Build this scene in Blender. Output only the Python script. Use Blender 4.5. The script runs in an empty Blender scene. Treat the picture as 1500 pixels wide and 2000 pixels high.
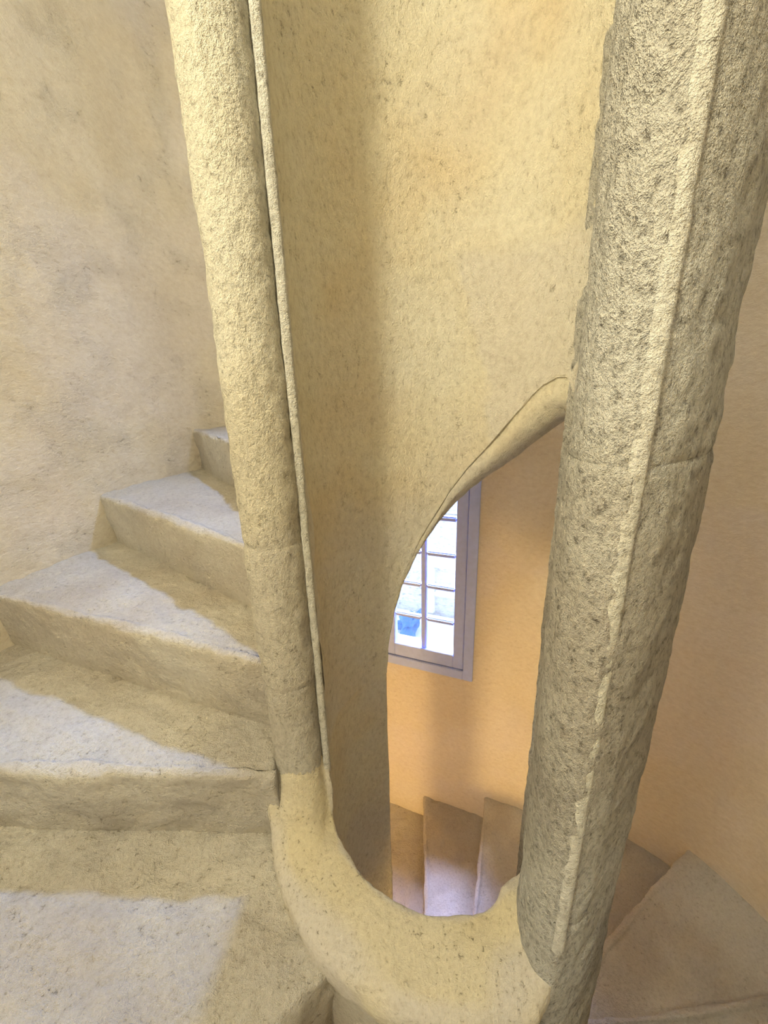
import bpy, bmesh, math, random
import numpy as np
from mathutils import Matrix, Vector

random.seed(4)
SC = bpy.context.scene
COL = SC.collection

# ------------------------------------------------------------------ camera
F_PX = 751.0
NAD = (74.0, 2450.0)                                   # where the plumb lines meet, from the image centre
PITCH = math.atan(F_PX / math.hypot(*NAD)); ROLL = math.atan2(*NAD)
cp, sp, cr, sr = math.cos(PITCH), math.sin(PITCH), math.cos(ROLL), math.sin(ROLL)
right0, down0, fwd = Vector((1, 0, 0)), Vector((0, -sp, -cp)), Vector((0, cp, -sp))
right = right0 * cr + down0 * sr
up = -(right0 * -sr + down0 * cr)
cam_d = bpy.data.cameras.new('camera'); cam = bpy.data.objects.new('camera', cam_d); COL.objects.link(cam)
cam_d.sensor_fit = 'AUTO'; cam_d.sensor_width = 36.0; cam_d.lens = 36.0 * F_PX / 2000.0
cam_d.clip_start = 0.02
cam.matrix_world = Matrix((right, up, -fwd)).transposed().to_4x4()
SC.camera = cam

# ------------------------------------------------------------------ light
PITCH_TURN = 2.64                                      # rise of one full turn of the stair
world = bpy.data.worlds.new('world'); SC.world = world; world.use_nodes = True
bgn = world.node_tree.nodes['Background']
bgn.inputs[0].default_value = (0.58, 0.74, 1.0, 1); bgn.inputs[1].default_value = 4.5


def area(name, loc, target, size, watts, col, size_y=None, spread=180):
    d = bpy.data.lights.new(name, 'AREA'); d.energy = watts; d.color = col
    d.shape = 'RECTANGLE'; d.size = size; d.size_y = size_y or size; d.spread = math.radians(spread)
    o = bpy.data.objects.new(name, d); COL.objects.link(o); o.location = loc
    o.rotation_euler = (Vector(target) - Vector(loc)).to_track_quat('-Z', 'Y').to_euler()
    return o


def bulb(name, loc, watts, col, rad):
    d = bpy.data.lights.new(name, 'POINT'); d.energy = watts; d.color = col; d.shadow_soft_size = rad
    o = bpy.data.objects.new(name, d); COL.objects.link(o); o.location = loc
    return o


# one lamp on the outer wall for each turn of the stair, and the daylight of the window one turn up
bulb('stair_lamp', (-0.55, -0.28, 0.58), 31, (1.0, 0.965, 0.77), 0.07)
bulb('stair_lamp_below', (-0.56, -0.28, 0.80 - PITCH_TURN), 60, (1.0, 0.66, 0.25), 0.07)
area('window_daylight', (-0.02, 1.79, 1.95), (-0.55, 0.75, -0.6), 0.10, 4.6, (0.27, 0.44, 1.0), 0.15, 44)
area('window_daylight_below', (0.306, 2.104, -0.20), (0.20, 1.25, -2.4), 0.2, 26, (0.38, 0.46, 1.0), 0.2, 60)

SC.view_settings.view_transform = 'Standard'
SC.view_settings.look = 'None'
SC.view_settings.gamma = 1.0
SC.view_settings.use_curve_mapping = False
SC.view_settings.exposure = -0.10
SC.cycles.max_bounces = 7; SC.cycles.diffuse_bounces = 6; SC.cycles.transparent_max_bounces = 6
SC.cycles.adaptive_threshold = 0.08

# ------------------------------------------------------------------ noise and mesh helpers
_rng = np.random.default_rng(7)
_T = _rng.random((64, 64, 64)).astype(np.float32)


def vnoise(p):
    f = np.floor(p); w = p - f; w = w * w * (3 - 2 * w); i = f.astype(int) & 63; j = (i + 1) & 63
    x0, y0, z0 = i.T; x1, y1, z1 = j.T; wx, wy, wz = w.T
    a = _T[x0, y0, z0] * (1 - wx) + _T[x1, y0, z0] * wx
    b = _T[x0, y1, z0] * (1 - wx) + _T[x1, y1, z0] * wx
    c = _T[x0, y0, z1] * (1 - wx) + _T[x1, y0, z1] * wx
    d = _T[x0, y1, z1] * (1 - wx) + _T[x1, y1, z1] * wx
    return (a * (1 - wy) + b * wy) * (1 - wz) + (c * (1 - wy) + d * wy) * wz - 0.5


def fbm(P, scale, octs=3):
    s = np.zeros(len(P)); a = 1.0
    for k in range(octs):
        s += a * vnoise(P * scale + 17.3 * k + 31.7); scale = scale * 2.03; a *= 0.5
    return s


def link(name, me, m=None, parent=None):
    o = bpy.data.objects.new(name, me); COL.objects.link(o)
    if m: me.materials.append(m)
    if parent is not None:
        o.parent = parent
        o.matrix_parent_inverse = Matrix.Translation(parent.location).inverted()
    return o


def add_tone(me, extra=None):
    """slow colour variation of the stone kept per vertex: red blotches, green patches, blue pitted zones"""
    n = len(me.vertices); P = np.empty(n * 3, np.float32); me.vertices.foreach_get('co', P); P = P.reshape(-1, 3).astype(float)
    T = np.ones((n, 4), np.float32)
    T[:, 0] = np.clip(0.5 + 0.85 * fbm(P, 4.0, 4), 0, 1)
    T[:, 1] = np.clip((fbm(P + 9.1, 3.3, 4) - 0.02) * 5.0, 0, 1)
    T[:, 2] = np.clip((fbm(P + 4.7, 11.0, 3) - 0.06) * 5.0, 0, 1)
    if extra is not None: extra(P, T)
    at = me.attributes.new('tone', 'FLOAT_COLOR', 'POINT'); at.data.foreach_set('color', T.ravel())


def raw_mesh(name, V, Fq, smooth=True, extra=None):
    me = bpy.data.meshes.new(name)
    me.from_pydata(V.tolist() if hasattr(V, 'tolist') else V, [], Fq)
    me.update()
    if smooth: me.shade_smooth()
    add_tone(me, extra)
    return me


def grid_normals(G):
    du = np.gradient(G, axis=0); dv = np.gradient(G, axis=1)
    n = np.cross(du, dv); n /= np.linalg.norm(n, axis=2, keepdims=True) + 1e-12
    return n


def rough(G, amps, sign=1.0, mask=None):
    """push a grid of points in and out along its normals; amps = [(scale, height, octaves)]"""
    n = grid_normals(G); P = G.reshape(-1, 3); h = np.zeros(len(P))
    for sc_, am, oc in amps: h += am * fbm(P, sc_, oc)
    h = h.reshape(G.shape[:2])
    if mask is not None: h = h * mask
    return G + n * (h * sign)[..., None]


def grid_faces(nu, nv, closed=False, skip=None, base=0):
    f = []
    for i in range(nu if closed else nu - 1):
        i2 = (i + 1) % nu
        for j in range(nv - 1):
            if skip is not None and skip(i, j): continue
            f.append((base + i * nv + j, base + i2 * nv + j, base + i2 * nv + j + 1, base + i * nv + j + 1))
    return f


def grid_obj(name, G, m, parent=None, closed=False, skip=None, extra=None):
    nu, nv = G.shape[:2]
    return link(name, raw_mesh(name, G.reshape(-1, 3), grid_faces(nu, nv, closed, skip), extra=extra), m, parent)


def resample(pts, ds):
    pts = np.array(pts, float); d = np.r_[0, np.cumsum(np.linalg.norm(np.diff(pts, axis=0), axis=1))]
    n = max(2, int(d[-1] / ds) + 1); t = np.linspace(0, d[-1], n)
    return np.stack([np.interp(t, d, pts[:, k]) for k in range(pts.shape[1])], 1)


def frange(a, b, step):
    n = max(2, int(round(abs(b - a) / step)) + 1)
    return np.linspace(a, b, n)


def tag(o, label=None, cat=None, group=None, kind=None):
    if label: o['label'] = label
    if cat: o['category'] = cat
    if group: o['group'] = group
    if kind: o['kind'] = kind
    return o


def empty(name, loc):
    o = bpy.data.objects.new(name, None); COL.objects.link(o); o.location = loc; o.empty_display_size = 0.1
    return o


# ------------------------------------------------------------------ materials
def stone(name, cols, scale=45, rough_=0.72, detail=4, bump=1.0, dist=0.006, pits=0.2, _u=0, stretch=(1, 1, 1), rot=(0, 0, 0),
          speck=(0.25, 0.2, 0.14), speck_amt=0.5, grey=None, grey_amt=0.5, rnd=0.0, dark=0.72, vary=False):
    m = bpy.data.materials.new(name); m.use_nodes = True
    cols = [(c_[0], c_[1] * 1.035, c_[2] * 1.10) for c_ in cols]                       # the stone is a shade paler than its first estimate
    nt = m.node_tree; N = nt.nodes; L = nt.links
    N.remove(N['Principled BSDF']); b = N.new('ShaderNodeBsdfDiffuse'); b.inputs['Roughness'].default_value = 0.6
    L.new(b.outputs[0], N['Material Output'].inputs[0])

    def ramp(fac, stops):
        r = N.new('ShaderNodeValToRGB'); e = r.color_ramp.elements
        while len(e) < len(stops): e.new(0.5)
        for k, (p, c) in enumerate(stops):
            e[k].position = p; e[k].color = (c[0], c[1], c[2], 1) if hasattr(c, '__len__') else (c, c, c, 1)
        L.new(fac, r.inputs['Fac']); return r.outputs['Color']

    def mix(fac, a, c, mode='MIX'):
        x = N.new('ShaderNodeMix'); x.data_type = 'RGBA'; x.blend_type = mode
        if hasattr(fac, 'links'): L.new(fac, x.inputs[0])
        else: x.inputs[0].default_value = fac
        for s_, v in ((6, a), (7, c)):
            if hasattr(v, 'links'): L.new(v, x.inputs[s_])
            else: x.inputs[s_].default_value = (v[0], v[1], v[2], 1)
        return x.outputs[2]

    def math_(op, a, c=None):
        x = N.new('ShaderNodeMath'); x.operation = op
        for s_, v in ((0, a), (1, c)):
            if v is None: continue
            if hasattr(v, 'links'): L.new(v, x.inputs[s_])
            else: x.inputs[s_].default_value = v
        return x.outputs[0]

    g = N.new('ShaderNodeNewGeometry')
    mp = N.new('ShaderNodeMapping'); mp.inputs['Scale'].default_value = stretch; mp.inputs['Rotation'].default_value = rot
    L.new(g.outputs['Position'], mp.inputs['Vector']); sv = mp.outputs['Vector']
    at = N.new('ShaderNodeAttribute'); at.attribute_name = 'tone'
    sep = N.new('ShaderNodeSeparateColor'); L.new(at.outputs['Color'], sep.inputs[0])
    c = ramp(sep.outputs[0], [(0.22, cols[0]), (0.5, cols[1]), (0.78, cols[2])])
    if grey is not None: c = mix(math_('MULTIPLY', sep.outputs[1], grey_amt), c, grey)
    n = N.new('ShaderNodeTexNoise'); n.inputs['Scale'].default_value = scale; n.inputs['Detail'].default_value = detail
    n.inputs['Roughness'].default_value = rough_; L.new(sv, n.inputs['Vector']); fac = n.outputs['Fac']
    c = mix(1.0, c, ramp(fac, [(0.30, (dark, dark * 0.97, dark * 0.92)), (0.52, (1, 1, 1)), (0.72, (1.08, 1.08, 1.08))]), 'MULTIPLY')  # hollows of the grain darkened: relief shade put into the colour
    pit = math_('MULTIPLY', ramp(fac, [(0.325, 1.0), (0.375, 0.0)]), math_('ADD', math_('MULTIPLY', sep.outputs[2], 0.8), 0.2))
    c = mix(math_('MULTIPLY', pit, speck_amt), c, speck)
    if rnd > 0:
        oi = N.new('ShaderNodeObjectInfo')
        c = mix(1.0, c, ramp(oi.outputs['Random'], [(0.0, (1 - rnd, 1 - rnd, 1 - rnd)), (1.0, (1, 1 - rnd * 0.1, 1 - rnd * 0.35))]), 'MULTIPLY')
    L.new(c, b.inputs['Color'])
    h = math_('SUBTRACT', fac, math_('MULTIPLY', pit, pits))
    bp = N.new('ShaderNodeBump'); bp.inputs['Strength'].default_value = bump; bp.inputs['Distance'].default_value = dist
    if vary: L.new(ramp(sep.outputs[2], [(0.0, 0.62), (1.0, 1.0)]), bp.inputs['Strength'])       # smoother and rougher trowelled areas
    L.new(h, bp.inputs['Height']); L.new(bp.outputs['Normal'], b.inputs['Normal'])
    return m


def plain(name, col, rough_=0.5, bump=0.0, spec=0.3):
    m = bpy.data.materials.new(name); m.use_nodes = True
    nt = m.node_tree; N = nt.nodes; L = nt.links; b = N['Principled BSDF']
    b.inputs['Roughness'].default_value = rough_; b.inputs['Specular IOR Level'].default_value = spec
    n = N.new('ShaderNodeTexNoise'); n.inputs['Scale'].default_value = 40; n.inputs['Detail'].default_value = 5
    tc = N.new('ShaderNodeTexCoord'); L.new(tc.outputs['Object'], n.inputs['Vector'])
    r = N.new('ShaderNodeValToRGB'); r.color_ramp.elements[0].position = 0.3; r.color_ramp.elements[1].position = 0.7
    r.color_ramp.elements[0].color = (*[k * 0.9 for k in col], 1); r.color_ramp.elements[1].color = (*col, 1)
    L.new(n.outputs['Fac'], r.inputs['Fac']); L.new(r.outputs['Color'], b.inputs['Base Color'])
    if bump:
        bp = N.new('ShaderNodeBump'); bp.inputs['Strength'].default_value = bump; bp.inputs['Distance'].default_value = 0.004
        L.new(n.outputs['Fac'], bp.inputs['Height']); L.new(bp.outputs['Normal'], b.inputs['Normal'])
    return m


M_PLASTER = stone('outer_plaster', [(0.81, 0.69, 0.48), (0.83, 0.72, 0.52), (0.86, 0.76, 0.58)], 46, 0.76, 5, 1.0, 0.011, 0.15, 60, (1, 1, 1.6), (0.0, 0.45, 0.0),
                  grey=(0.83, 0.75, 0.64), grey_amt=0.5, speck_amt=0.22, dark=0.92, vary=True)
M_INNER = stone('inner_plaster', [(0.79, 0.65, 0.41), (0.82, 0.72, 0.50), (0.84, 0.76, 0.56)], 95, 0.78, 4, 1.0, 0.008, 0.3, 80, (1, 1, 0.8),
                grey=(0.76, 0.71, 0.61), grey_amt=0.65, speck_amt=0.3, dark=0.84)
M_PILLAR = stone('pillar_limestone', [(0.74, 0.65, 0.46), (0.83, 0.75, 0.56), (0.86, 0.80, 0.63)], 120, 0.80, 4, 1.0, 0.011, 0.25, 120, (1, 1, 0.85), (0.3, 0.2, 0),
                 grey=(0.62, 0.57, 0.48), grey_amt=0.5, speck_amt=0.4, rnd=0.09, dark=0.70)
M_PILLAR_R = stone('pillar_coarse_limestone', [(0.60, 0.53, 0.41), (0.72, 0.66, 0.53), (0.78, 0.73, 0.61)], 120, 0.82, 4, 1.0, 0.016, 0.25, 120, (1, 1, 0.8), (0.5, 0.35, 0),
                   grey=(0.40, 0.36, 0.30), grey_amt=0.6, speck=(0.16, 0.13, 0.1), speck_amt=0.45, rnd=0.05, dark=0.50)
M_FILLET = stone('pale_fillet_stone', [(0.72, 0.66, 0.51), (0.77, 0.71, 0.57), (0.80, 0.75, 0.62)], 110, 0.80, 4, 1.0, 0.010, 0.1, 90, dark=0.7)
M_SILL = stone('sill_limestone', [(0.71, 0.57, 0.32), (0.75, 0.63, 0.37), (0.77, 0.67, 0.45)], 150, 0.74, 4, 1.0, 0.005, 0.5, 170,
               grey=(0.72, 0.67, 0.58), grey_amt=0.8, speck_amt=0.5, dark=0.88)
M_STEP = stone('step_limestone', [(0.68, 0.58, 0.42), (0.77, 0.68, 0.51), (0.82, 0.74, 0.58)], 100, 0.80, 4, 1.0, 0.013, 0.35, 80,
               grey=(0.56, 0.51, 0.43), grey_amt=0.5, speck_amt=0.45, rnd=0.05, dark=0.86)
M_FACADE = stone('courtyard_stone', [(0.76, 0.73, 0.72), (0.82, 0.79, 0.78), (0.86, 0.85, 0.83)], 18, 0.7, 4, 1.0, 0.03, 0.2, 40, (1, 1, 2.0))
M_WHITE = plain('pale_dressed_stone', (0.86, 0.87, 0.84), 0.8, 0.3)
M_PAINT = plain('bloom_blue_window_paint', (0.50, 0.58, 0.92), 0.45, 0.15)  # lavender bloom of the bright window put into the frame's paint colour
M_BLUE = plain('blue_sheet', (0.09, 0.24, 0.52), 0.4)

M_GLASS = bpy.data.materials.new('window_glass'); M_GLASS.use_nodes = True
_nt = M_GLASS.node_tree; _nt.nodes.clear()
_o = _nt.nodes.new('ShaderNodeOutputMaterial'); _mx = _nt.nodes.new('ShaderNodeMixShader'); _fr = _nt.nodes.new('ShaderNodeValue')
_tr = _nt.nodes.new('ShaderNodeBsdfTransparent'); _gl = _nt.nodes.new('ShaderNodeBsdfGlossy')
_tr.inputs[0].default_value = (0.95, 0.97, 0.98, 1); _gl.inputs['Roughness'].default_value = 0.03
_fr.outputs[0].default_value = 0.06
_nt.links.new(_fr.outputs[0], _mx.inputs[0]); _nt.links.new(_tr.outputs[0], _mx.inputs[1]); _nt.links.new(_gl.outputs[0], _mx.inputs[2])
_nt.links.new(_mx.outputs[0], _o.inputs[0])

# ------------------------------------------------------------------ plan of the stair
C = np.array([0.0883, 0.5772])                         # axis of the hollow newel
RI, RO = 0.206, 0.310
RISE = 0.165
Z1 = -0.615                                            # tread T1, the one whose riser faces the camera
rad = math.radians


def pol(r, phi, z=None):
    p = [C[0] + r * math.cos(rad(phi)), C[1] + r * math.sin(rad(phi))]
    return p if z is None else p + [z]


# window plane in the north wall
WP = np.array([0.182, 1.798]); WD = np.array([math.cos(rad(-22)), math.sin(rad(-22))]); WN = np.array([-WD[1], WD[0]])
WS0, WS1, WZ0, WZ1 = -0.255, 0.280, -1.475, -0.085


def wphi(s):
    p = WP + WD * s - C
    return math.degrees(math.atan2(p[1], p[0]))


_tab = [(-100, 1.15), (-60, 1.18), (-30, 1.24), (0, 1.31), (15, 1.345), (27, 1.33), (40, 1.255), (50, 1.205), (56, None), (66, None), (76, None), (86, None), (96, None), (101, None),
        (112, 1.44), (121, 1.44), (130, 1.365), (136, 1.275), (148, 1.178), (157, 1.15), (170, 1.15), (200, 1.15), (260, 1.15)]


def plane_R(phi):
    return float((WP - C) @ WN / (math.cos(rad(phi)) * WN[0] + math.sin(rad(phi)) * WN[1]))


_tp = np.array([t[0] for t in _tab], float); _tr_ = np.array([plane_R(t[0]) if t[1] is None else t[1] for t in _tab])
_ph = np.arange(-100, 260.01, 0.25)
_rr = np.interp(_ph, _tp, _tr_)
_k = np.exp(-0.5 * (np.arange(-24, 25) / 10.0) ** 2); _k /= _k.sum()
_rs = np.convolve(np.r_[_rr[-25:-1], _rr, _rr[1:25]], _k, 'valid')
for i, p in enumerate(_ph):
    if 62 < p < 100: _rs[i] = plane_R(p)


def wallR(phi):
    phi = (phi + 100) % 360 - 100
    return float(np.interp(phi, _ph, _rs))


# ------------------------------------------------------------------ outer wall
phis = sorted(set(np.round(np.r_[np.arange(-100, 100, 1.25), np.arange(100, 200, 0.6), np.arange(200, 260, 2.0),
                                 wphi(WS0), wphi(WS1)], 4).tolist()))
ZT = 2.9
zs = sorted(set(np.round(np.r_[np.arange(-4.0, -1.3, 0.03), np.arange(-1.3, 1.2, 0.014), np.arange(1.2, ZT, 0.04),
                               WZ0, WZ1, WZ0 + PITCH_TURN, WZ1 + PITCH_TURN], 4).tolist()))
pa, za = np.array(phis), np.array(zs)
R_ = np.array([wallR(p) for p in phis])
G = np.zeros((len(pa), len(za), 3))
G[..., 0] = (C[0] + R_ * np.cos(np.radians(pa)))[:, None]; G[..., 1] = (C[1] + R_ * np.sin(np.radians(pa)))[:, None]; G[..., 2] = za[None]
lo, hi = wphi(WS1), wphi(WS0)
near = np.clip(np.minimum(np.abs(pa - lo), np.abs(pa - hi)) / 12.0, 0, 1); near[(pa > lo) & (pa < hi)] = 0.0
amp = np.where(pa > 105, 1.0, 0.45) * near
G = rough(G, [(2.5, 0.016, 2), (9.0, 0.007, 3), (38.0, 0.0035, 2)], mask=amp[:, None] * np.ones(len(za))[None])


def in_window(i, j):
    pm = (pa[i] + pa[(i + 1) % len(pa)]) / 2; zm = (za[j] + za[j + 1]) / 2
    return lo < pm < hi and (WZ0 < zm < WZ1 or WZ0 < zm - PITCH_TURN < WZ1)


def smooth_far(P, T):
    # the wall behind the newel and on the right is finely rendered, without pitted zones
    ph_ = np.degrees(np.arctan2(P[:, 1] - C[1], P[:, 0] - C[0])); f = np.where(np.abs(ph_ - 40) < 66, 0.25, 1.0)
    T[:, 2] *= f; T[:, 0] = 0.5 + (T[:, 0] - 0.5) * np.where(f < 1, 0.6, 1.0)


tag(grid_obj('wall_outer', G, M_PLASTER, None, True, in_window, extra=smooth_far), kind='structure')

# ------------------------------------------------------------------ steps
# nosing of each step: direction from the axis in degrees, offset of the line from the axis
NOSE = {9: (12, .06), 8: (34, .06), 7: (56, .08), 6: (82, .07), 5: (104, .09), 4: (125.5, .098), 3: (142.7, .105), 2: (159.1, .112), 1: (177.1, .096), 0: (222, .06), -1: (249, .03),
        -2: (272, .02), -3: (295, .0), -4: (318, .0), -5: (341, .0), -6: (363.6, .033), -7: (388.5, -.053), -8: (408, -.05),
        -9: (429.4, -.044), -10: (443.8, .022), -11: (462, .03), -12: (481, .05), -13: (500, .08), -14: (520, .1)}


def nose_line(k):
    a, off = NOSE[k]; d = np.array([math.cos(rad(a)), math.sin(rad(a))]); t = np.array([-d[1], d[0]])
    return C + t * off, d


def hit_circle(o, d, r):
    e = o - C; b = e @ d; c_ = e @ e - r * r
    return o + d * (-b + math.sqrt(max(0, b * b - c_)))


def hit_wall(o, d, extra):
    t = 0.4
    for _ in range(40):
        p = o + d * t; e = p - C
        ph = math.degrees(math.atan2(e[1], e[0])); t += 0.7 * (wallR(ph) + extra - math.hypot(*e))
    return o + d * t


stair = empty('spiral_staircase', (C[0], C[1], -4.0))
tag(stair, 'worn pale limestone spiral steps winding around the hollow newel', 'staircase')
for k in range(6, -14, -1):
    z = Z1 + (k - 1) * RISE
    o0, d0 = nose_line(k); o1, d1 = nose_line(k + 1)
    ri_ = 0.25 if k == 0 else (0.300 if k == 1 else RO - 0.03)
    a0, b0 = hit_circle(o0, d0, ri_), hit_wall(o0, d0, 0.04)
    a1, b1 = hit_circle(o1, d1, ri_), hit_wall(o1, d1, 0.04)
    vis = k in (4, 3, 2, 1, 0, -6, -7, -8, -9, -10, -11)
    ds = 0.008 if k in (0, 1, 2) else (0.011 if vis else 0.04)
    width = np.linalg.norm(b0 - a0); ns = max(6, int(width / ds))
    S = np.linspace(0, 1, ns)
    # angular interpolation of the plan between the two nosing lines
    def plan(s, w):
        p0 = a0 + (b0 - a0) * s; p1 = a1 + (b1 - a1) * s
        lin = p0 * (1 - w) + p1 * w
        e0, e1 = p0 - C, p1 - C
        r0, r1 = math.hypot(*e0), math.hypot(*e1)
        rr = r0 * (1 - w) + r1 * w
        e = lin - C; n = math.hypot(*e)
        ph = math.degrees(math.atan2(e[1], e[0]))
        if s > 0.98: rr = wallR(ph) + 0.04
        return C + e / n * (rr if n > 1e-6 else 0)
    depth = max(np.linalg.norm(b1 - b0), 0.1)
    nt_ = max(8, int(depth / ds))
    wear = 0.010 + 0.006 * math.sin(k * 2.1)
    rows = []
    back = np.array([-(d0[1]), d0[0]])                  # points to larger angle: down the stair
    for s in S:
        p0 = plan(s, 0); q = []
        lip = 0.012 + 0.010 * math.exp(-((s - 0.45) / 0.22) ** 2)
        for t in np.linspace(0, 1, max(6, int(0.19 / ds))):          # riser, leaning a little under the nosing
            zz = z - RISE - 0.06 + t * (RISE + 0.06 - lip)
            lean = -0.022 * (1 - t)
            q.append([p0[0] + back[0] * lean, p0[1] + back[1] * lean, zz])
        for t in np.linspace(0.15, 1, 6):                            # rounded nosing
            a = t * math.pi / 2
            off = lip * (1 - math.cos(a))
            q.append([p0[0] - back[0] * off, p0[1] - back[1] * off, z - lip + lip * math.sin(a)])
        wm = 1.0 + 0.04 / max(0.15, np.linalg.norm(plan(s, 1) - p0))
        w0 = lip / max(0.12, np.linalg.norm(plan(s, 1) - p0))
        for t in np.linspace(w0 * 1.2, wm, nt_):                      # tread, worn hollow in the middle
            p = plan(s, t)
            hol = -wear * math.exp(-((s - 0.45) / 0.25) ** 2) * (1 - min(1, t)) ** 0.7
            q.append([p[0], p[1], z + hol])
        rows.append(q)
    G = np.array(rows)
    G = rough(G, [(5, 0.012, 2), (16, 0.009, 3), (48, 0.006, 2)], -1.0)
    if k == 0:                                                       # broken flags of the wide landing
        pass
    nu, nv = G.shape[:2]
    V = G.reshape(-1, 3).tolist(); Fq = grid_faces(nu, nv)
    # close the block: back, underside and ends
    nb = len(V)
    for i in range(nu):
        V.append([V[i * nv + nv - 1][0], V[i * nv + nv - 1][1], z - 0.14])
        V.append([V[i * nv][0], V[i * nv][1], z - RISE - 0.10])
    for i in range(nu - 1):
        Fq.append((i * nv + nv - 1, (i + 1) * nv + nv - 1, nb + 2 * i + 2, nb + 2 * i))
        Fq.append((nb + 2 * i, nb + 2 * i + 2, nb + 2 * i + 3, nb + 2 * i + 1))
        Fq.append((nb + 2 * i + 1, nb + 2 * i + 3, (i + 1) * nv, i * nv))
    Fq.append(list(range(nv)) + [nb, nb + 1]); e_ = (nu - 1) * nv; Fq.append(list(range(e_ + nv - 1, e_ - 1, -1)) + [nb + 2 * nu - 1, nb + 2 * nu - 2])
    link('step', raw_mesh('step', V, Fq), M_STEP, stair)

# plastered underside of the flight one turn above
pc = np.arange(-130, 251, 4.0); G = []
kk = sorted(NOSE); ka = np.array([NOSE[k][0] for k in kk]); order = np.argsort(ka)
for p in pc:
    kz = np.interp(p + 0, ka[order], np.array(kk)[order])
    if p < 12: kz = np.interp(p + 360, ka[order], np.array(kk)[order]) + 16
    z = Z1 + (kz - 1) * RISE + PITCH_TURN + 0.15
    if p < 12: z = z
    G.append([[*pol(r, p), z] for r in np.r_[0.30, np.linspace(0.4, wallR(p) + 0.05, 10)]])
# ceilings above the treads in view: the climbing flight and, behind it, the one below the camera
tag(grid_obj('ceiling', np.array(G), M_PLASTER), kind='structure')

# ------------------------------------------------------------------ hollow newel
newel = empty('stair_newel', (C[0], C[1], -4.0))
tag(newel, 'hollow pale stone newel with two rounded pillars, curved sill and open slots', 'newel')

HEAD = np.array([(4, -.05), (8, -.012), (10, .004), (14, .017), (20, .018), (27.6, .007), (34, -.012), (43, -.047), (52, -.086), (59, -.116), (67, -.150), (75.6, -.194),
                 (84, -.247), (93, -.303), (98, -.342), (105, -.400), (110, -.450), (114.5, -.525), (116.5, -.60), (118, -.66)])


def headz(phi): return float(np.interp(phi, HEAD[:, 0], HEAD[:, 1]))


# plaster wall inside the newel, above the lower slot
pin = frange(6, 189, 0.75)
tv = np.r_[np.linspace(0, 0.10, 14)[:-1], np.linspace(0.10, 1, 170)]
G = np.zeros((len(pin), len(tv), 3)); ZTOP = 1.25
for i, p in enumerate(pin):
    zb = headz(p) if p < 117 else -0.63
    x, y = pol(RI, p); G[i, :, 0] = x; G[i, :, 1] = y; G[i, :, 2] = zb + (ZTOP - zb) * tv
AMP_IN = [(4.0, 0.006, 2), (14.0, 0.006, 3), (50.0, 0.0022, 2)]


def rough_radial(G, amps, sign=1.0):
    """push points towards or away from the axis, so pieces that share an edge stay shut"""
    P = G.reshape(-1, 3); h = np.zeros(len(P))
    for sc_, am, oc in amps: h += am * fbm(P, sc_, oc)
    e = P[:, :2] - C; n = np.linalg.norm(e, axis=1, keepdims=True)
    Q = P.copy(); Q[:, :2] += e / n * h[:, None] * sign
    return Q.reshape(G.shape)


def inner_patch(P, T):
    """one large patch of greyer mortar over the right half of the slot, with an irregular edge"""
    ph = np.degrees(np.arctan2(P[:, 1] - C[1], P[:, 0] - C[0])) + 9 * fbm(P, 14, 3); z = P[:, 2] + 0.03 * fbm(P + 3, 12, 3)
    inside = np.clip((70 + (z - 0.13) * 60 - ph) / 4.0, 0, 1) * np.clip((0.235 - z) / 0.03, 0, 1)
    low = np.clip((-0.18 - P[:, 2]) / 0.12, 0, 1) * 0.5
    T[:, 1] = np.clip(T[:, 1] * 0.35 + inside * 0.95 + low, 0, 1)


grid_obj('inner_wall', rough_radial(G, AMP_IN), M_INNER, newel, extra=inner_patch)
# jamb wall that closes the slot on its left: inner face, narrow rounded edge, outer face
RJ = RI + 0.0008
prof = [pol(RJ, p) for p in frange(189, 118.5, 1.0)] + [pol(RJ + .002, 117.2), pol(RJ + .010, 116.3), pol(RJ + .03, 116.0), pol(.255, 115.5), pol(.285, 116.5), pol(.300, 119)] + \
       [pol(.301, p) for p in frange(122, 182, 2.0)]
prof = resample(prof, 0.005)
zj = np.r_[np.arange(-4.0, -1.7, 0.1), np.arange(-1.7, -0.50, 0.008)]
G = np.zeros((len(prof), len(zj), 3)); G[..., :2] = prof[:, None, :]; G[..., 2] = zj[None]
G = rough_radial(G, AMP_IN)
grid_obj('jamb_wall', G, M_INNER, newel)

# roll moulding along the slanting head of the slot
ph = frange(5, 117.0, 0.8); rows = []
for p in ph:
    z = headz(p); dep = float(np.interp(p, [5, 12, 30, 45, 60, 75, 90, 105, 117], [.03, .05, .056, .058, .050, .042, .036, .030, .024]))
    crease = float(np.interp(p, [5, 80, 100, 117], [1, 1, 0.35, 0]))
    q = []
    for r, dz in ((RI + .001, .004), (RI + .0045 * crease, .0), (RI + .006 * crease, -.003), (RI + .003 * crease, -.006)): q.append([*pol(r, p), z + dz])
    for b in np.linspace(0.12, 1, 18):
        a = b * math.pi
        q.append([*pol(.258 - .053 * math.cos(a), p), z - .006 - dep * math.sin(a) ** 0.8])
    rows.append(q)
G = rough(np.array(rows), [(12, 0.006, 3), (45, 0.002, 2)])
grid_obj('head_moulding', G, M_INNER, newel)


def roll_arc(rc, phic, rr, b0, b1, sgn, n=18):
    """points of a roll centred at polar (rc, phic); angle 0 faces outwards, 90 faces along sgn * increasing phi"""
    c0 = np.array(pol(rc, phic)); er = np.array([math.cos(rad(phic)), math.sin(rad(phic))]); et = np.array([-er[1], er[0]]) * sgn
    return [(c0 + rr * (math.cos(rad(b)) * er + math.sin(rad(b)) * et)).tolist() for b in np.linspace(b0, b1, n)]


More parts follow.
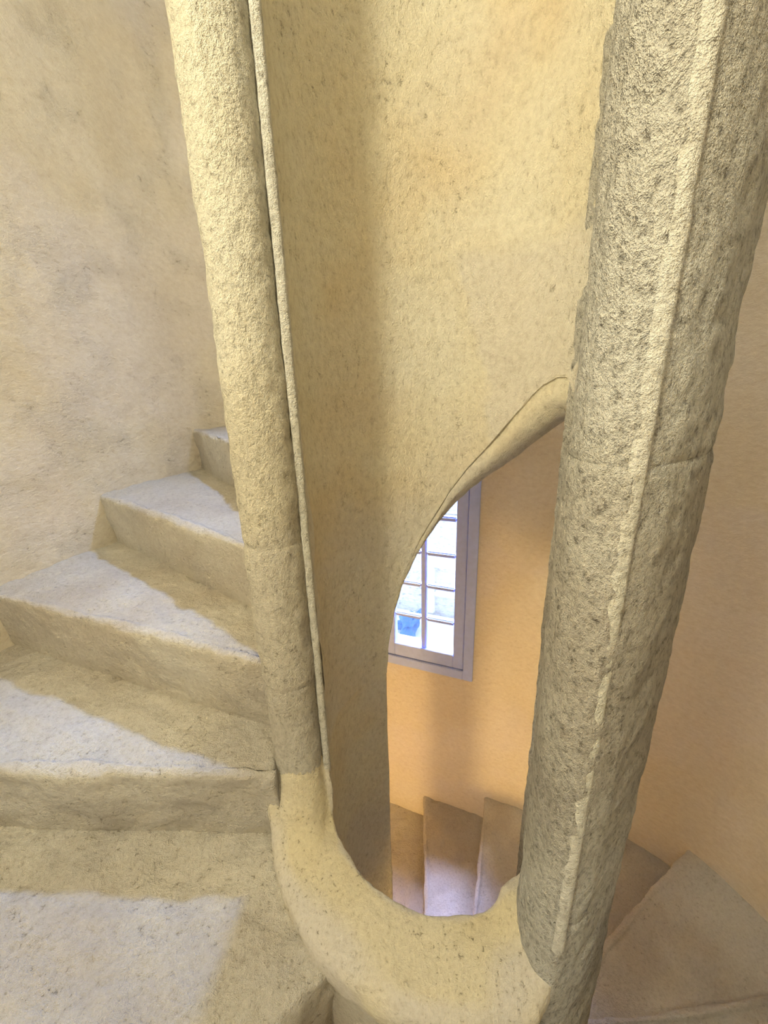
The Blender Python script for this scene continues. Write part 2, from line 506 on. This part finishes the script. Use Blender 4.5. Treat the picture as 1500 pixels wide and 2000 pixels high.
def stack(prof, joints, m, ds, amps, seed, top_bottom_soft=0.0018):
    """courses of one pillar: each stone a mesh of its own, edges eased back at the joints"""
    for a, b in zip(joints[:-1], joints[1:]):
        step_ = ds if b > -1.4 and a < 0.95 else 0.05
        zz = frange(a, b, step_)
        G = np.zeros((len(prof), len(zz), 3)); G[..., :2] = prof[:, None, :]; G[..., 2] = zz[None]
        e = np.minimum(zz - a, b - zz); soft = top_bottom_soft * np.exp(-(e / 0.005) ** 2)
        G = rough(G, amps, -1.0)
        n = grid_normals(G); n[..., 2] = 0
        ctr = np.array([prof[:, 0].mean(), prof[:, 1].mean()])
        off = np.sin(a * 37 + seed) * 0.0008
        sg = np.sign(((G[..., :2] - ctr) * n[..., :2]).sum(-1).mean())
        G = G - n * sg * (soft[None] + off)[..., None]
        grid_obj('pillar_stone', G, m, newel)


# left pillar: outer face and roll, with a pale square fillet along its inner edge
profL = [pol(.301, p) for p in frange(150, 184, 2)] + roll_arc(.258, 187, .043, 8, 160, 1, 26) + [pol(.2150, 188.2), pol(.2140, 186)]
profL = resample(profL, 0.0042)
AMP_P = [(4, 0.004, 2), (20, 0.0035, 3), (70, 0.0025, 2)]
stack(profL, [-4.0, -2.4, -1.2, -0.665, -0.45, -0.205, 0.62, 1.25], M_PILLAR, 0.006, AMP_P, 1.0)


def fillet(pts, z0, z1, wob):
    pr = resample(pts, 0.0016); zz = frange(z0, z1, 0.006)
    G = np.zeros((len(pr), len(zz), 3)); G[..., :2] = pr[:, None, :]; G[..., 2] = zz[None]
    grid_obj('fillet', rough(G, [(35, wob, 3), (120, wob * 0.6, 2)]), M_FILLET, newel)


fillet([pol(*q) for q in ((.2175, 187.5), (.2165, 190.6), (.2150, 191.6), (.2090, 191.7), (.2050, 191.2), (.2035, 189.5), (.2045, 186.5))], -0.66, 1.25, 0.0014)

# right pillar: broad rounded face, narrow raised fillet, outer face
profR = [pol(.206, p) for p in frange(12, -55, 2)] + [pol(*q) for q in ((.2065, -57.5), (.2085, -59.8), (.215, -63), (.225, -66.5), (.240, -69.6), (.262, -71.8), (.284, -71.9), (.298, -70.8),
        (.3045, -70.0), (.307, -68.9), (.3075, -67), (.3085, -65))] + [pol(.310, p) for p in frange(-63, 14, 2)]
profR = resample(profR, 0.0042)
stack(profR, [-4.0, -2.4, -1.3, -0.625, -0.06, 0.80, 1.25], M_PILLAR_R, 0.006, AMP_P, 2.0)
fillet([pol(*q) for q in ((.3020, -70.3), (.3062, -70.0), (.3086, -69.4), (.3096, -68.8), (.3092, -68.2), (.3075, -67.7), (.303, -67.4))], -0.66, 1.25, 0.0012)

# curved sill of the slot in front of the camera
ZS = -0.740


def sill_top(p, r_):
    """height of the sill: flat, with a cove that follows the roll of the left pillar and a small one at the right"""
    h = max(0.0, 0.043 ** 2 - (r_ - 0.258) ** 2); l = p - 187.0 - math.degrees(math.sqrt(h) / r_); r = 291.0 - p
    return ZS + 0.120 * math.exp(-max(0, l) / 3.6) + 0.03 * math.exp(-max(0, r) / 3.0)


def tuck(p): return 0.014 * min(1, max(0, (p - 286) / 8.0))


rows = []
for p in frange(184, 305, 0.7):
    q = []; w_ = min(1, max(0, (190.5 - p) / 3.0)); tk = tuck(p) + 0.024 * w_; ri_ = RI + 0.012 * w_; pc_ = min(p, 292)
    zi, zo = sill_top(pc_, ri_ + .012), sill_top(pc_, .296 - tk)
    for zz in np.linspace(-1.30, zi - 0.012, 28): q.append([*pol(ri_, p), zz])
    for t in np.linspace(0.1, 1, 7):
        a = t * math.pi / 2; q.append([*pol(ri_ + .010 * (1 - math.cos(a)), p), zi - .010 + .010 * math.sin(a)])
    for r in np.linspace(ri_ + .014, .296 - tk, 26): q.append([*pol(r, p), sill_top(pc_, r) + 0.003 * math.sin((r - RI) / .1 * 3.1)])
    for t in np.linspace(0.1, 1, 10):
        a = t * math.pi / 2; q.append([*pol(.296 - tk + .020 * math.sin(a), p), zo - .024 * (1 - math.cos(a))])
    for t in np.linspace(0.1, 1, 8): q.append([*pol(.316 - tk - .012 * t * t, p), zo - .024 - .06 * t])
    rows.append(q)
rows = np.array(rows)
G = rough(rows, [(8, 0.010, 2), (25, 0.006, 3), (70, 0.0025, 2)])


def sill_wear(P, T):
    # pale rubbed edges and a smear of light mortar at the foot of the right pillar
    e = P[:, :2] - C; r = np.hypot(e[:, 0], e[:, 1]) + 0.010 * fbm(P, 25, 3); ph = np.degrees(np.arctan2(e[:, 1], e[:, 0])) % 360
    edge = np.clip((r - 0.288) / 0.012, 0, 1) * np.clip(0.55 + 1.4 * fbm(P, 12, 2), 0, 1) + np.clip((0.216 - r) / 0.006, 0, 1) * 0.7
    smear = np.clip(1.6 - np.hypot((ph - 284) / 6.5, (r - 0.285) / 0.026), 0, 1) + np.clip(1.4 - np.hypot((ph - 232) / 14, (r - 0.292) / 0.022), 0, 1)
    T[:, 1] = np.clip(T[:, 1] * 0.25 + edge + smear, 0, 1)


grid_obj('sill', G, M_SILL, newel, extra=sill_wear)
rows = []
for p in frange(184, 305, 2.0):
    zb = headz(min(max(p - 180, 8), 117)) - PITCH_TURN / 2
    rows.append([[*pol(.2975 - tuck(p), p), -.755]] + [[*pol(.303 - tuck(p), p), zz] for zz in np.linspace(-0.78, zb, 40)] + [[*pol(.258, p), zb - .04], [*pol(RI + .002, p), zb], [*pol(RI + .002, p), -1.25]])
grid_obj('parapet', rough(np.array(rows), [(14, 0.006, 3)], 1.0), M_STEP, newel)
rows = []
for p in frange(4, 122, 3.0):
    rows.append([[*pol(RI, p), -4.0], [*pol(RI, p), ZS - PITCH_TURN / 2], [*pol(RO, p), ZS - PITCH_TURN / 2], [*pol(RO, p), -4.0]])
grid_obj('parapet', np.array(rows), M_STEP, newel)
# outer face of the wall over the slot, seen from the flight behind
rows = []
for p in frange(4, 124, 2.0):
    zb = headz(min(max(p, 8), 117)); rows.append([[*pol(.309, p), zb - .004 + (ZTOP - zb) * t] for t in np.linspace(0, 1, 30)])
grid_obj('outer_face', np.array(rows), M_INNER, newel)

# ------------------------------------------------------------------ windows
def box_mesh(name, s0, s1, d0, d1, z0, z1, bev=0.003, zoff=0.0):
    """a bevelled bar in the window plane: s along the wall, d outwards, z up"""
    bm = bmesh.new(); vs = []
    for s in (s0, s1):
        for d in (d0, d1):
            for z in (z0, z1):
                p = WP + WD * s + WN * d; vs.append(bm.verts.new((p[0], p[1], z + zoff)))
    for f in ((0, 1, 3, 2), (4, 6, 7, 5), (0, 4, 5, 1), (2, 3, 7, 6), (0, 2, 6, 4), (1, 5, 7, 3)): bm.faces.new([vs[i] for i in f])
    bmesh.ops.recalc_face_normals(bm, faces=bm.faces)
    if bev: bmesh.ops.bevel(bm, geom=bm.edges[:], offset=bev, segments=2, affect='EDGES')
    me = bpy.data.meshes.new(name); bm.to_mesh(me); bm.free(); add_tone(me); return me


ROWZ = [-1.330, -1.155, -0.960, -0.775, -0.584, -0.400, -0.228]     # glazing lines from the bottom up


def make_window(name, zo, full):
    b = WP + WD * 0.012
    w = empty(name, (b[0], b[1], WZ0 + zo)); w['kind'] = 'structure'

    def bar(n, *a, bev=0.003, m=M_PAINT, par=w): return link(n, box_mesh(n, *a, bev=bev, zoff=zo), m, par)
    # fixed frame
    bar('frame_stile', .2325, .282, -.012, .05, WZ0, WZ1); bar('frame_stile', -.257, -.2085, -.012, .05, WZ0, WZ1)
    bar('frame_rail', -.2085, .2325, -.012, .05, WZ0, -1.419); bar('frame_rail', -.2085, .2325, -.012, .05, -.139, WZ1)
    # opening sash
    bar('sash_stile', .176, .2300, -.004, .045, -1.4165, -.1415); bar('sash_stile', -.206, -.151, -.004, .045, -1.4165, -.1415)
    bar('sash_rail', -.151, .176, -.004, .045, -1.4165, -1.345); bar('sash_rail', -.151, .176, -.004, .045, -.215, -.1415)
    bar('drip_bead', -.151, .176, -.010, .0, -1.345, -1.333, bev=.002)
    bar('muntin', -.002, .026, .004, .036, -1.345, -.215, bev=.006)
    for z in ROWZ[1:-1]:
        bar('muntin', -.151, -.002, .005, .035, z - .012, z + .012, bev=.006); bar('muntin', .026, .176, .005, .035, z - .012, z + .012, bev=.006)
    if full:
        zz = [-1.345] + ROWZ[1:-1] + [-.215]
        for a, c_ in zip(zz[:-1], zz[1:]):
            for s0, s1 in ((-.153, .0), (.024, .178)): bar('pane', s0, s1, .018, .021, a, c_, bev=0, m=M_GLASS)
    # splayed reveal through the thickness of the wall
    V = []
    for d, g_ in ((.045, -.001), (.30, .07)):
        for s, z in ((WS0 - g_, WZ0 - g_ * .3), (WS1 + g_, WZ0 - g_ * .3), (WS1 + g_, WZ1 + g_ * 2), (WS0 - g_, WZ1 + g_ * 2)):
            p = WP + WD * s + WN * d; V.append([p[0], p[1], z + zo])
    link('reveal', raw_mesh('reveal', V, [(0, 1, 5, 4), (1, 2, 6, 5), (2, 3, 7, 6), (3, 0, 4, 7)], False), M_FACADE, w)
    return w


make_window('window_1', 0.0, True)
make_window('window_2', PITCH_TURN, True)

# ------------------------------------------------------------------ courtyard beyond the lower window
def wpt(s, d, z):
    p = WP + WD * s + WN * d; return [p[0], p[1], z]


def slab(name, s0, s1, d0, d1, z0, z1, m, parent=None, bev=0.01):
    return link(name, box_mesh(name, s0, s1, d0, d1, z0, z1, bev), m, parent)


fac = empty('courtyard_facade', wpt(0, 1.9, -4.0))
tag(fac, 'sunlit pale stone facade with framed recessed panels beyond the window', 'building')
slab('wall', -2.5, 2.5, 1.95, 2.2, -4.0, -0.2, M_FACADE, fac)
for z in np.arange(-3.6, -0.4, 0.27):
    off = random.uniform(0, .4); s = -1.6 + off - .4
    while s < 1.2:
        l = random.uniform(.32, .6)
        if not (s + l > -0.49 and s < 0.3 and z < -1.64 and z + .258 > -2.35) and z > -2.4:
            slab('stone', s, s + l - .012, 1.93 + random.uniform(-.006, .004), 1.97, z, z + .258, M_FACADE, fac, .006)
        s += l
slab('panel_surround', -.495, .30, 1.90, 1.97, -1.775, -1.64, M_WHITE, fac); slab('panel_surround', -.495, -.41, 1.90, 1.97, -2.33, -1.775, M_WHITE, fac)
slab('panel_surround', -.41, .30, 1.90, 1.97, -2.11, -2.06, M_WHITE, fac)
tag(slab('courtyard_ledge', -2.2, 2.0, .36, 1.895, -2.48, -2.33, M_WHITE), 'pale stone ledge outside the window in front of the facade', 'ledge')

# crumpled blue bundle on the ledge
bm = bmesh.new(); bmesh.ops.create_icosphere(bm, subdivisions=3, radius=1.0)
V0 = np.array([v.co[:] for v in bm.verts]); f1 = np.abs(fbm(V0, 1.6, 3)); f2 = fbm(V0 + 5, 2.2, 2)
c0 = np.array(wpt(-.56, 1.5, -2.325))
for v, a_, b_ in zip(bm.verts, f1, f2):
    q = np.array(v.co[:]) * (0.62 + 1.7 * a_ + 0.7 * b_)
    q = np.array([q[0] * .13, q[1] * .10, max(0, q[2] * .12 + .08 + .09 * max(0, q[0]))])
    v.co = Vector(c0 + q)
me = bpy.data.meshes.new('blue_bundle'); bm.to_mesh(me); bm.free()
tag(link('blue_bundle', me, M_BLUE), 'crumpled blue bundle lying on the ledge outside the window', 'bundle')
